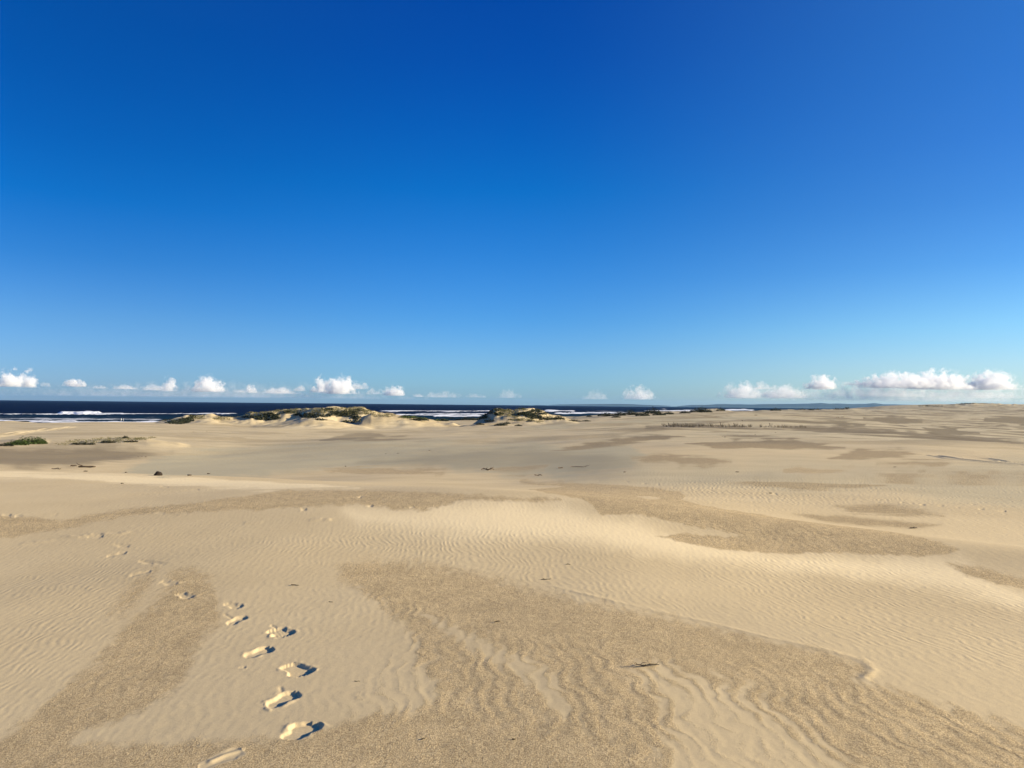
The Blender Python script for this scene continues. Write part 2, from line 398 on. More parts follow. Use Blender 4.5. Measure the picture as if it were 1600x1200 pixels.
def relief(D, U, Y):
    x = U * Y
    a = sstep(22, 60, Y)
    D = D - a * (fbm(x / 38, Y / 38, 3, 3) * 0.55 + fbm(x / 9, Y / 14, 5, 3) * 0.11)
    fr = sstep(300, 900, Y) * sstep(0.3, 0.5, U)
    D = D - fr * fbm(x / 120, Y / 90, 8, 4) * 2.2
    # gentle swells of the near dune surface
    near = 1 - sstep(25, 45, Y)
    D = D - near * (fbm(x / 4.5 + 3, Y / 3.0, 11, 2) * 0.035 + fbm(x / 1.6, Y / 1.3, 12, 2) * 0.008)
    def bump(cx, cy, rx, ry, ang, h, pw=1.0):
        ca, sa = math.cos(ang), math.sin(ang)
        dx, dy = x - cx, Y - cy
        p = (dx * ca + dy * sa) / rx; q = (-dx * sa + dy * ca) / ry
        return h * np.exp(-(p * p + q * q))
    # broad lit shoulders of the near dune and the swale in between
    D = D - near * (bump(-1.4, 11.5, 4.4, 4.0, 0, 0.30) + bump(3.5, 9.8, 5.5, 0.9, R(-25), 0.07) + bump(5.2, 8.4, 5.5, 0.8, R(-28), 0.13)
                    + bump(-5, 14, 6, 2, 0, 0.06) + bump(1.3, 7.2, 5.0, 0.9, R(-20), -0.05))
    D = D + (1 - sstep(6, 12, Y)) * 0.045 * np.log1p(np.exp(2.0 * (0.6 - np.maximum(x, -8)))) / 2.0
    return D

# fan grid of the ground
def rows():
    v = np.arange(640, 100, -1.25); near = F * EYE / v
    r = [np.array([0.6, 0.8, 1.0, 1.3, 1.7, 2.2, 2.6]), near]
    def geo(a, b, q):
        n = max(2, int(math.log(b / a) / q)); return np.geomspace(a, b, n, endpoint=False)
    e = near[-1]
    r += [geo(e * 1.003, 62, 0.0062), geo(62, 235, 0.0085), np.arange(235, 330, 0.75), geo(330, 700, 0.008), geo(700, 3200, 0.014), np.array([3200.0])]
    return np.concatenate(r)
YR = rows()
UF = np.arange(-840, 841, 1.45) / F
UL = -np.geomspace(0.74, 4.0, 46)[::-1]; UR = np.geomspace(0.74, 4.0, 46)
UC = np.concatenate([UL, UF[(UF > -0.735) & (UF < 0.735)], UR])
U, Y = np.meshgrid(UC, YR)
D = relief(base_depth(np.clip(UC, KU[0] - 0.05, KU[-1] + 0.05), YR), U, Y)
D = add_ridges(D, U, Y)

def hit(px, py):
    """first point of the ground under a photograph pixel -> (x, y, z)"""
    u, s = ray(px, py); c = int(np.argmin(np.abs(UC - u)))
    g = YR * s - D[:, c]
    k = np.nonzero((g[1:] >= 0) & (g[:-1] < 0))[0]
    if len(k) == 0: i = len(YR) - 1; y = YR[i]
    else:
        i = k[0]; t = -g[i] / (g[i + 1] - g[i]); y = YR[i] + t * (YR[i + 1] - YR[i])
    d = np.interp(y, YR, D[:, c])
    return Vector((float(u * y), float(y), float(EYE - d)))
def gz(x, y):
    c = int(np.argmin(np.abs(UC - x / y))); return EYE - float(np.interp(y, YR, D[:, c]))

# plan coordinates in which the patches are compared: bearing and a distance scale
HREF = np.interp(np.log(YR), np.log([1, 12, 20, 42, 75, 140, 300, 600, 3000]), [1.65, 1.65, 1.95, 3.5, 4.6, 6, 7.5, 9, 12])
WR = F * HREF / YR
WG = np.repeat(WR[:, None], len(UC), 1)
PG = U * F
def plan(pts):
    o = []
    for p in pts:
        h = hit(*p); o.append((F * h.x / h.y, float(np.interp(h.y, YR, WR))))
    return o
def mask(pts, soft, wob=4.0, ws=30.0, seed=0, hidden=False):
    P = plan(pts); a = np.array(P); m = soft * 2 + wob * 2 + 6
    out = np.zeros(U.shape)
    cc = (UC * F > a[:, 0].min() - m) & (UC * F < a[:, 0].max() + m)
    rr = (WR > a[:, 1].min() - m) & (WR < a[:, 1].max() + m)
    if not cc.any() or not rr.any(): return out
    ii = np.ix_(rr, cc); p = PG[ii]; q = WG[ii]
    s = poly_sdf(p, q, P) + wob * fbm(p / ws, q / (ws * 0.35), seed, 4, 0.6)
    if a[:, 1].mean() < 170: s = s + 2.6 * vn(p / 55, q / 2.2, seed + 50) + 1.2 * vn(p / 16, q / 1.0, seed + 60)
    out[ii] = 1 - sstep(-soft, soft, s)
    return out

COARSE = [  # points, softness px, wobble px
 ([(-80,1200),(0,1155),(60,1110),(110,1065),(165,1015),(190,985),(240,940),(265,912),(262,895),(300,886),(330,905),(345,940),(340,975),(320,995),(302,1030),(292,1055),(270,1078),(230,1105),(180,1128),(114,1153),(112,1163),(200,1163),(300,1158),(400,1154),(470,1148),(520,1134),(560,1118),(640,1105),(690,1086),(664,1060),(652,1035),(655,1010),(640,985),(600,950),(560,925),(522,905),(540,882),(570,875),(650,880),(720,890),(800,910),(900,937),(1000,956),(1100,976),(1200,1000),(1300,1021),(1348,1035),(1364,1048),(1350,1058),(1332,1060),(1370,1072),(1450,1092),(1540,1122),(1610,1145),(1700,1200),(1700,1330),(-80,1330)], 7, 7),
 ([(170,962),(190,930),(205,912),(228,900),(242,892),(236,915),(222,940),(195,958)], 9, 6),
 ([(100,812),(200,795),(300,787),(400,772),(450,766),(600,766),(700,771),(800,776),(882,781),(820,784),(725,783),(690,789),(662,798),(620,797),(560,788),(500,790),(400,797),(300,801),(200,806),(150,817),(80,830),(0,842),(-60,842),(-60,806),(0,806)], 3, 3),
 ([(812,752),(900,753),(1000,760),(1062,768),(1072,775),(1064,781),(1100,790),(1160,800),(1200,805),(1260,815),(1320,822),(1400,832),(1460,845),(1502,859),(1480,867),(1400,868),(1300,862),(1245,865),(1150,861),(1080,850),(1025,838),(1062,832),(1120,838),(1160,836),(1100,826),(1040,812),(980,802),(940,805),(925,790),(900,778),(850,770),(826,765),(882,760)], 1.6, 2.5),
 ([(1478,879),(1520,884),(1570,896),(1660,915),(1660,935),(1600,921),(1560,913),(1512,899)], 4, 3),
 ([(1240,803),(1320,807),(1400,815),(1470,820),(1440,825),(1350,821),(1290,816)], 3, 2.5),
 ([(1305,791),(1380,789),(1440,797),(1475,806),(1400,805),(1330,801)], 4, 2.5),
 ([(1140,754),(1195,751),(1250,752),(1330,757),(1390,744),(1445,737),(1410,757),(1330,765),(1250,766),(1190,759)], 2.5, 2),
 ([(980,712),(1040,709),(1100,714),(1142,722),(1100,730),(1062,729),(1050,721),(988,718)], 2, 2),
 ([(1070,693),(1150,687),(1240,686),(1320,699),(1240,702),(1125,701),(1100,696)], 1.4, 1.5),
 ([(860,705),(920,691),(1000,681),(1070,681),(1000,691),(930,700),(880,706)], 1.8, 1.5),
 ([(1225,738),(1270,733),(1335,726),(1310,735),(1260,740)], 1.8, 1.5),
 ([(1295,717),(1340,702),(1405,704),(1440,710),(1400,714),(1330,718)], 2, 2),
 ([(1370,724),(1430,718),(1490,721),(1475,728),(1400,728)], 2, 1.5),
 ([(756,733),(800,728),(862,724),(850,738),(780,740)], 2.5, 1.5),
 ([(500,735),(560,729),(620,732),(700,735),(690,741),(600,741),(520,739)], 2.5, 2),
 ([(1400,746),(1480,741),(1610,744),(1610,754),(1500,752),(1430,755)], 4, 2.5),
 ([(1290,667),(1320,660),(1352,664),(1350,668),(1318,672),(1292,671)], 1.2, 1),
 ([(1440,668),(1475,666),(1530,677),(1500,681),(1460,676)], 1.2, 1),
 ([(1540,655),(1570,652),(1620,656),(1600,664),(1560,663)], 1.5, 1),
 ([(1350,655),(1400,654),(1440,659),(1400,661)], 1.2, 1),
]
LIGHT = [
 ([(996,1040),(1040,1043),(1082,1058),(1140,1078),(1200,1108),(1262,1150),(1335,1210),(1340,1330),(1035,1330),(1042,1160),(1052,1120),(1028,1078)], 26, 16),
 ([(662,958),(700,978),(760,1001),(812,1026),(862,1050),(880,1085),(902,1108),(880,1120),(858,1112),(850,1090),(820,1064),(760,1028),(704,992),(668,966)], 8, 5),
 ([(995,776),(1015,775),(1032,779),(1012,780)], 1, 0.6),
 ([(590,1075),(640,1040),(660,1060),(690,1078),(660,1098),(600,1106)], 12, 10),
]
coarse = np.zeros(U.shape)
for k, (p, so, wo_) in enumerate(COARSE):
    g_ = 2.7 if k < 2 else 1.5
    coarse = np.maximum(coarse, mask(p, so * g_, wo_, 30 if so > 3 else 22, 100 + k))
for k, (p, so, wo_) in enumerate(LIGHT): coarse = coarse * (1 - (0.85 if k == 1 else 1) * mask(p, so * 1.4, wo_, 26, 140 + k))
wave = mask([(640,985),(760,1010),(900,1000),(1050,1030),(1200,1040),(1370,1070),(1500,1100),(1700,1180),(1700,1330),(1000,1330),(980,1180),(860,1150),(700,1110),(560,1120),(500,1130),(560,1060)], 30, 14, 60, 190)
wave = np.maximum(wave, 0.8 * mask([(560,920),(640,940),(760,985),(880,1010),(1000,1040),(980,1080),(860,1030),(700,985),(600,950)], 12, 8, 40, 191))
wave = np.maximum(wave, 0.35 * mask([(90,1110),(200,990),(262,905),(320,890),(345,940),(330,990),(290,1055),(180,1128)], 12, 8, 40, 192))
wave = np.maximum(wave, 0.45 * mask([(1060,800),(1150,815),(1300,830),(1400,860),(1200,860),(1100,850),(1040,830)], 5, 4, 40, 193))
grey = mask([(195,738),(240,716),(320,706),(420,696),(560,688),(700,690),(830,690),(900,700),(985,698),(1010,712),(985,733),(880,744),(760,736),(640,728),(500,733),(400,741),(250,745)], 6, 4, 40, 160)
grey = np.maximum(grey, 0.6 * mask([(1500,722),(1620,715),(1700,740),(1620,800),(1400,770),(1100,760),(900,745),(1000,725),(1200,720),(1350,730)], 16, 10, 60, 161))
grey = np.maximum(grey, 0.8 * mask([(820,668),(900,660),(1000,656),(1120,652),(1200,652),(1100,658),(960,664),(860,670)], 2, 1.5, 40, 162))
dark_sand_shade = 0.75 * mask([(-60,702),(100,699),(200,701),(270,707),(200,716),(120,726),(60,730),(0,727),(-60,724)], 6, 3, 40, 170)  # darker brown sand on the slope of the left basin
dark_sand_shade = np.maximum(dark_sand_shade, 0.6 * mask([(500,688),(540,678),(580,677),(640,684),(580,687),(520,690)], 2, 1.2, 30, 171))
dark_sand_shade = np.maximum(dark_sand_shade, 0.8 * mask([(1010,667.5),(1100,666.5),(1190,668),(1290,666),(1400,671),(1480,678),(1560,687),(1600,691),(1600,694),(1480,686),(1400,679.5),(1290,675.5),(1190,671),(1100,669),(1010,668.5)], 1.6, 1.4, 30, 172))  # shade of the hollow behind the crest, painted as a dark tint

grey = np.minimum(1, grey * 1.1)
dark_sand_shade = np.maximum(dark_sand_shade, 0.28 * mask([(560,722),(640,712),(760,702),(830,700),(930,708),(1000,722),(930,738),(860,734),(760,728),(650,730)], 9, 5, 60, 174))
for k in (5, 6, 7, 8, 9, 10, 12, 13, 16): dark_sand_shade = np.maximum(dark_sand_shade, 0.30 * mask(COARSE[k][0], COARSE[k][1] * 1.8, COARSE[k][2], 22, 100 + k))
# a low ledge where the coarse patch is scoured out, its rim to the far side
x_ = U * Y; near = (1 - sstep(14, 18, Y))
def line_dist(pts, cc=None):
    P = [hit(*p) for p in pts]; d = np.full(U.shape, 1e9)
    lo = min(p.y for p in P) - 1.5; hi = max(p.y for p in P) + 1.5
    rr = (YR > lo) & (YR < hi); xx = x_[rr]; yy = Y[rr]; dd = np.full(xx.shape, 1e18)
    for a, b_ in zip(P[:-1], P[1:]):
        ex, ey = b_.x - a.x, b_.y - a.y
        t = np.clip(((xx - a.x) * ex + (yy - a.y) * ey) / (ex * ex + ey * ey), 0, 1)
        dd = np.minimum(dd, (xx - a.x - t * ex) ** 2 + (yy - a.y - t * ey) ** 2)
    d[rr] = np.sqrt(dd); return d
rim = line_dist([(860, 915), (960, 940), (1100, 971), (1200, 996), (1300, 1018), (1348, 1032), (1366, 1047), (1350, 1060)])
D -= 0.007 * np.exp(-(rim / 0.030) ** 2) * (0.55 + 0.45 * vn(x_ * 6, Y * 6, 5))
# vehicle tracks
for pts, wd, dp in (([(1462,712),(1490,717),(1540,722),(1600,727),(1680,731)], 0.20, 0.055),
                    ([(1478,713),(1500,716),(1545,720),(1610,724)], 0.15, 0.03),
                    ([(1510,714),(1540,716),(1570,721),(1620,725)], 0.15, 0.035)):
    ln = line_dist(pts); D += dp * np.exp(-(ln / wd) ** 2) - dp * 0.8 * np.exp(-((ln - wd * 1.9) / (wd * .7)) ** 2)
for pts in ([(-20,684),(30,678),(80,672),(112,667)], [(-20,681),(30,675),(75,669.5)]):
    ln = line_dist(pts); D += 0.10 * np.exp(-(ln / 0.35) ** 2) - 0.14 * np.exp(-((ln - .8) / .4) ** 2)

# footprints pressed into the sand: end points of each print's long axis, half widths, depth
PRINTS = [((451,1157),(488,1127),.062,.030),((419,1106),(465,1079),.050,.030),((447,1038),(482,1054),.056,.034),((384,1028),(424,1010),.048,.030),
 ((424,983),(453,993),.058,.032),((356,977),(382,962),.050,.024),((352,943),(379,949),.048,.020),((276,927),(300,934),.050,.022),
 ((250,908),(278,913),.046,.018),((209,899),(230,893),.050,.018),((216,876),(242,880),.042,.022),((172,869),(193,864),.048,.024),
 ((177,850),(201,854),.046,.016),((139,839),(159,838),.055,.022),((322,1196),(370,1174),.045,.006),
 ((372,1044),(384,1042),.018,.012),
 ((1405,785),(1418,786),.05,.035),((1432,788),(1446,789),.05,.035),((1465,790),(1478,791),.045,.03),((1494,793),(1508,794),.05,.035),((1528,795),(1541,796),.05,.035),((1558,798),(1572,799),.05,.04),((1590,800),(1606,801),.05,.04),
 ((1372,783),(1382,783.5),.04,.03),((1452,784),(1462,784.5),.03,.015),((1484,786),(1493,786.5),.04,.02),((1512,788),(1524,788.5),.04,.02),((1546,790),(1556,790.5),.04,.02),((1578,791),(1588,791.5),.03,.02),
 ((976,752),(984,753),.06,.03),((1003,755),(1010,755.5),.06,.03),((1025,757),(1032,758),.06,.03),((1050,760),(1058,760.5),.06,.03),((1083,762),(1090,763),.06,.02),((1105,766),(1112,766),.06,.02),((1200,771),(1215,772),.08,.03),
 ((905,751),(912,751),.06,.02),((932,751),(938,751.5),.06,.02),((880,751),(888,751),.06,.02),((952,752),(960,752),.06,.02),
 ((5,804),(16,805),.05,.03),((24,806),(33,807),.05,.025),((80,805),(90,804),.05,.015),((243,801),(256,802),.05,.015),
 ((468,795),(478,796),.05,.03),((572,790),(582,790.5),.05,.03),((640,792),(646,792.5),.05,.02),((560,776),(567,776.5),.07,.03),((290,765),(312,765),.05,.02),((250,760),(262,761),.05,.02)]
for k, (a, b_, hw, dp) in enumerate(PRINTS):
    hw = hw * (1.55 if k < 5 else 1.2 if k < 15 else 1)
    A = hit(*a); B = hit(*b_); cx, cy = (A.x + B.x) / 2, (A.y + B.y) / 2
    ln = math.hypot(B.x - A.x, B.y - A.y); ex, ey = (B.x - A.x) / ln, (B.y - A.y) / ln
    hl = min(max(ln / 2, 0.11 if k < 15 else 0.02), 0.17) * (0.9 if k < 14 else 1)
    rr = np.nonzero(np.abs(YR - cy) < 0.5)[0]; cc = np.nonzero(np.abs(UC * cy - cx) < 0.6)[0]
    ii = np.ix_(rr, cc); x = x_[ii]; y = Y[ii]
    x = x + 0.010 * vn(x * 18, y * 18, 300 + k); y = y + 0.010 * vn(x * 18, y * 18, 330 + k)
    s = (x - cx) * ex + (y - cy) * ey; t = -(x - cx) * ey + (y - cy) * ex
    tn = s / hl
    wd_ = hw * np.interp(tn, [-1.08, -1.0, -.93, -.8, -.55, -.1, .38, .7, .88, .97, 1.0, 1.08], [-2.5, 0, .5, .72, .80, .68, 1.0, .92, .66, .34, 0, -2.5])
    q = np.abs(t + 0.006 * np.sin(tn * 3)) - wd_ + 0.003 * vn(x * 45, y * 45, 400 + k)
    wall = 0.009 if cy < 7 else 0.02
    dep = 1 - sstep(-wall * 2.0, wall * .5, q)
    tilt = 1.0 + 0.25 * np.clip(s / hl, -1, 1)
    tread = 0.0010 * np.sin(s * 2 * math.pi / 0.022) * dep if cy < 6 and k != 14 else 0
    rimh = 0.12 * dp * np.exp(-((q - 0.016) / 0.014) ** 2) * np.clip(0.35 + 1.1 * vn(x * 26, y * 26, 360 + k), 0, 1.4)
    dp = dp * 0.42
    D[ii] += dp * dep * tilt + tread - rimh
    coarse[ii] *= 1 - 0.9 * (1 - sstep(0, 0.02, q))
# thin drag marks and crumbs beside the prints
for pts, wd, dp in (([(424,977),(434,985)],.010,.010),([(438,1074),(440,1080)],.012,.005),([(352,960),(362,966)],.010,.010),
                    ([(36,850),(55,847),(78,845)],.03,-.016),([(100,838),(122,839),(142,835)],.03,-.014),([(163,834),(180,836),(200,831)],.03,-.018),([(487,812),(500,811),(514,812)],.03,-.016),
                    ([(385,817),(405,816)],.03,-.014),([(330,1190),(350,1181),(376,1172)],.018,-.014),([(415,1107),(422,1110)],.01,-.008),([(238,878),(255,881)],.02,.01)):
    ln = line_dist(pts); D += dp * np.exp(-(ln / wd) ** 2) * (0.6 + 0.4 * vn(x_ * 14, Y * 14, 9))

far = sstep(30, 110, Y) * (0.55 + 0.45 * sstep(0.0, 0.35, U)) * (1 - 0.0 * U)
ripf = (1 - sstep(26, 48, Y))
pale = mask([(540,798),(640,800),(690,792),(740,785),(880,783),(930,808),(1000,820),(1060,838),(1150,862),(1250,868),(1400,870),(1500,872),(1600,925),(1700,945),(1700,965),(1560,940),(1400,905),(1200,885),(1000,860),(860,845),(700,835),(560,815)], 14, 8, 60, 210)  # dry sand tone that also paints sunlight onto bands, brow, apron and crest
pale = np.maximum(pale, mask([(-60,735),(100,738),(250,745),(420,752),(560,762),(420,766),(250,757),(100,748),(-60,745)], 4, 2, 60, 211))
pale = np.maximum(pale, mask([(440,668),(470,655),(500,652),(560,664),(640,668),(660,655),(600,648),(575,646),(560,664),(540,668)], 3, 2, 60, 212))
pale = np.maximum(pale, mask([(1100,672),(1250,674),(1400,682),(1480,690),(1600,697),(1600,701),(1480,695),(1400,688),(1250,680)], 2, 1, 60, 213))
zone = mask([(380,850),(560,828),(900,824),(1300,862),(1700,935),(1700,1060),(1300,1000),(900,925),(620,878),(480,872)], 18, 10, 60, 200)
zone = np.maximum(zone, mask([(1150,790),(1250,772),(1450,770),(1700,775),(1700,900),(1500,855),(1300,815),(1150,800)], 12, 8, 60, 201))
zone = np.maximum(zone, 0.9 * mask([(-60,870),(120,880),(230,900),(120,1010),(-60,1110)], 20, 8, 60, 202))
ripf = ripf * (0.5 + 0.45 * zone)
Z = EYE - D
verts = np.stack([x_, Y, Z], -1).reshape(-1, 3)
faces = grid_faces(len(YR), len(UC))
# the sheet carried on behind the camera
bx = np.linspace(-400, 400, 41); by = np.array([-400, -200, -100, -50, -20, -8, -3, 0, 0.6])
ux = np.interp(bx, [-400, 400], [-400, 400])
BX, BY = np.meshgrid(ux, by); BZ = 0.0 + 0.8 * fbm(BX / 60, BY / 60, 21, 3) * sstep(8, 50, -BY)
nv = len(verts)
verts = np.concatenate([verts, np.stack([BX, BY, BZ - 0.004], -1).reshape(-1, 3)])
faces = np.concatenate([faces, grid_faces(len(by), len(bx)) + nv])
ground = mesh_np('sand', verts, faces, M_SAND)
z0 = np.zeros(BX.size)
for nm, v in (('coarse', coarse), ('grey', grey), ('far', far), ('dark_sand_shade', dark_sand_shade), ('ripple', ripf), ('wave', wave), ('pale', pale), ('midr', sstep(9, 16, Y) * (1 - sstep(45, 70, Y)) * (0.25 + 0.75 * sstep(0.1, 0.3, U)))):
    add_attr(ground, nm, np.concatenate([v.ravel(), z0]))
tag(ground, 'rippled pale sand dunes with footprints and coarser brown patches', None, None, 'structure')

# ------------------------------------------------------------------ sea
SEA = 12.0
vs = np.concatenate([np.arange(46, 6, -0.22), np.geomspace(6, 1.09, 60)])
ys = F * SEA / vs
us_ = np.concatenate([np.linspace(-3, -0.75, 30), np.arange(-840, 720, 1.6) / F, np.linspace(0.63, 3, 20)])
SU, SY = np.meshgrid(us_, ys); SX = SU * SY; SV = F * SEA / SY
SPX = 800 + SU * F - (SV) * 0.0098    # bearing expressed in photograph columns, for the surf lines
HZ = 624.2 + 0.0098 * (800 + SU * F)
foam = np.zeros(SU.shape); lift = np.zeros(SU.shape)
def surf(x0, x1, pts, th, inten, up=0.0, seed=0):
    """a line of surf given as photograph points, rebuilt in plan on the water"""
    P = np.array(pts, float); xs = 800 + SU * F
    yl = np.interp(xs, P[:, 0], P[:, 1]) - (624.2 + 0.0098 * xs)      # rows below the horizon
    yl = yl + 0.35 * vn(xs / 14, xs * 0, seed) + 0.2 * vn(xs / 4, xs * 0, seed + 1)
    tt = th * (0.75 + 0.5 * vn(xs / 22, xs * 0, seed + 2))
    e = sstep(x0, x0 + 14, xs) * (1 - sstep(x1 - 14, x1, xs))
    g = np.exp(-np.abs((SV - yl) / (tt * 0.6)) ** 4) * e
    foam[:] = np.maximum(foam, g * inten); lift[:] = np.maximum(lift, g * up * e)
surf(-60, 205, [(-60,648.5),(60,648),(140,647),(205,646.5)], 1.5, .72, .9, 1)
surf(84, 168, [(80,646.5),(168,646)], 3.0, 1.3, 1.8, 2)
surf(-60, 380, [(-60,648.6),(205,647.5),(300,647),(380,646.8)], 1.2, .85, .7, 3)
surf(-60, 130, [(-60,657),(130,657.8)], 2.2, 1.0, .4, 4)
surf(40, 262, [(40,659.5),(130,660),(262,659)], 2.6, 1.1, .3, 5)
surf(-20, 262, [(-20,654.5),(90,655),(240,655.5)], 3.2, .62, .1, 6)
surf(585, 775, [(585,642.8),(640,642.6),(700,643),(775,642.5)], 1.6, 1.0, 1.0, 7)
surf(640, 775, [(640,647),(700,646.5),(775,646.4)], 1.2, .7, .5, 17)
surf(612, 775, [(612,648),(680,649),(720,647.5),(775,646.6)], 2.4, 1.2, .5, 8)
surf(670, 760, [(670,650.5),(760,649.5)], 2.2, .95, .2, 9)
surf(845, 905, [(845,642),(905,642.4)], 2.6, 1.25, .9, 10)
surf(860, 1010, [(860,646),(940,645.3),(1010,644.8)], 2.0, 1.1, .3, 11)
surf(905, 985, [(905,643),(985,642.5)], .9, .6, .5, 12)
surf(1028, 1048, [(1028,639.6),(1048,639.6)], 1.2, 1.0, 1.0, 13)
surf(1060, 1100, [(1060,640.6),(1100,640.6)], 1.5, .95, .8, 14)
surf(1000, 1090, [(1000,642),(1090,642)], 1.6, .95, .6, 18)
surf(1125, 1185, [(1125,640.4),(1185,641)], 1.8, 1.2, .9, 15)
surf(1150, 1175, [(1150,639.2),(1175,639.4)], 1.0, 1.0, .9, 16)
surf(-60, 262, [(-60,653),(262,654)], 8, .36, 0, 21)
surf(600, 775, [(600,647),(775,647)], 6, .38, 0, 22)
surf(850, 1090, [(850,645),(1000,643.5),(1090,642)], 4, .38, 0, 23)
coast = np.interp(800 + SU * F, [0, 200, 400, 600, 800, 1000, 1200], [40, 38, 33, 28, 22, 15, 9])
shal = 0.55 * sstep(coast * 0.42, coast * 0.8, SV) + 0.45 * sstep(950, 1250, 800 + SU * F)
SZ = EYE - SEA + lift + (0.25 * np.sin(SY / 14 + 2 * vn(SX / 90, SY / 90, 2)) + 0.15 * fbm(SX / 20, SY / 12, 4, 3)) * np.exp(-SY / 1500)
sea = mesh_np('sea', np.stack([SX, SY, SZ], -1).reshape(-1, 3), grid_faces(len(ys), len(us_)), M_WATER)
add_attr(sea, 'foam', foam); add_attr(sea, 'shallow', shal)
tag(sea, 'dark blue sea with lines of white surf', None, None, 'structure')

# ------------------------------------------------------------------ far hills
def hills(name, dist, sil, base_drop, mat, label, seed, depth=1500, amp=1.0):
    sx_, sy_ = np.array(sil, float).T; u0, s0 = ray(sx_, sy_)
    uu = np.arange(u0[0], u0[-1], 1.2 / F); tt = np.linspace(-1, 1, 15)
    top = -np.interp(uu, u0, s0) * dist
    T, UU = np.meshgrid(tt, uu, indexing='ij')
    yy = dist + T * depth
    g = np.clip(1 - T * T, 0, 1) ** 0.8
    hz = EYE + (top[None] + (SEA if base_drop else 8)) * g - (SEA if base_drop else 8)
    hz += amp * fbm(UU * yy / (dist * .02), yy / (dist * .02), seed, 4) * g
    o = mesh_np(name, np.stack([UU * yy, yy, hz], -1).reshape(-1, 3), grid_faces(len(tt), len(uu)), mat)
    tag(o, label, None, None, 'structure'); return o
M_HILL = simple('hill_bush', (0.030, 0.045, 0.030), (0.055, 0.070, 0.045), 0.002)
M_SCRUBHILL = simple('scrub_hill', (0.05, 0.055, 0.035), (0.20, 0.17, 0.11), 0.03)
hills('hills', 19000, [(835,634.2),(870,632.4),(900,631.8),(950,631.2),(985,631.6),(1010,632.6),(1040,633.8),(1048,634.5)], True, M_HILL, 'low blue headland far across the sea', 1, 900, 6)
hills('hills', 17000, [(1050,635.5),(1080,633.2),(1130,631.6),(1180,631.8),(1230,631.2),(1262,630.8),(1283,629.6),(1296,630.6),(1330,631.2),(1352,631),(1366,629.8),(1380,631.4),(1420,632.6),(1480,634),(1560,635.5),(1700,638),(1760,641)], True, M_HILL, 'long blue line of distant hills behind the dunes', 2, 1200, 8)

# ------------------------------------------------------------------ plants
def blades(n, rx, ry, h, w, lean, seed, dome=True, leafy=False):
    """tapered blades (two triangles each) growing out of an oval of ground"""
    r = np.random.default_rng(seed); V = []; Fc = []
    for k in range(n):
        a = r.uniform(0, 2 * math.pi); q = math.sqrt(r.uniform()); bx_, by_ = q * rx * math.cos(a), q * ry * math.sin(a)
        hh = h * (1 - 0.75 * q * q if dome else 1) * r.uniform(0.55, 1.1)
        if leafy:
            z = hh * r.uniform(0.15, 1.0); c = np.array([bx_, by_, z]); d = r.normal(size=3); d /= np.linalg.norm(d)
            e = np.cross(d, r.normal(size=3)); e /= np.linalg.norm(e)
            s = w * r.uniform(0.6, 1.4)
            V += [c - d * s, c + e * s * .5, c + d * s, c - e * s * .5]; Fc.append([4*k, 4*k+1, 4*k+2, 4*k+3])
        else:
            t = a + r.normal() * 0.6; l = lean * r.uniform(0.2, 1.2) * hh; pt = r.uniform(0, math.pi)
            ww = w * r.uniform(0.6, 1.3); dx, dy = math.cos(pt) * ww, math.sin(pt) * ww
            V += [(bx_ - dx, by_ - dy, -0.05 * h), (bx_ + dx, by_ + dy, -0.05 * h), (bx_ + l * .45 * math.cos(t) + dx * .7, by_ + l * .45 * math.sin(t) + dy * .7, hh * .65), (bx_ + l * math.cos(t), by_ + l * math.sin(t), hh)]
            Fc.append([4*k, 4*k+1, 4*k+2, 4*k+3])
    return np.array(V), np.array(Fc)

MS = {}
def plant(name, kind, px, py, wpx, hpx, label, cat, group=None, back=0.0, yscale=0.6):
    """a shrub or tussock standing where a photograph pixel meets the sand"""
    p = hit(px, py)
    if back: p.y += back; p.x *= (p.y) / (p.y - back); p.z = gz(p.x, p.y)
    W = wpx / F * p.y; H = hpx / F * p.y
    key = (name, kind, random.randrange(3))
    if key not in MS:
        s = sum(map(ord, name)) + key[2]
        if kind == 'leafy': v, f = blades(900, .5, .5, 1.0, .055, 0, s, True, True); m = M_GREEN
        elif kind == 'dark': v, f = blades(520, .5, .5, 1.0, .065, 0, s, True, True); m = M_DARK
        elif kind == 'grass': v, f = blades(260, .45, .45, 1.0, .018, .6, s); m = M_OLIVE
        else: v, f = blades(9, .35, .35, 1.0, .05, .35, s, False); m = M_DRY
        o = mesh_np(name, v, f, m, False); MS[key] = o
    else:
        o = MS[key].copy(); COL.objects.link(o)
    o.location = p - Vector((0, 0, 0.03 * H)); o.scale = (W, W * yscale, H); o.rotation_euler = (0, 0, random.uniform(-.5, .5))
    tag(o, label, cat, group); return o

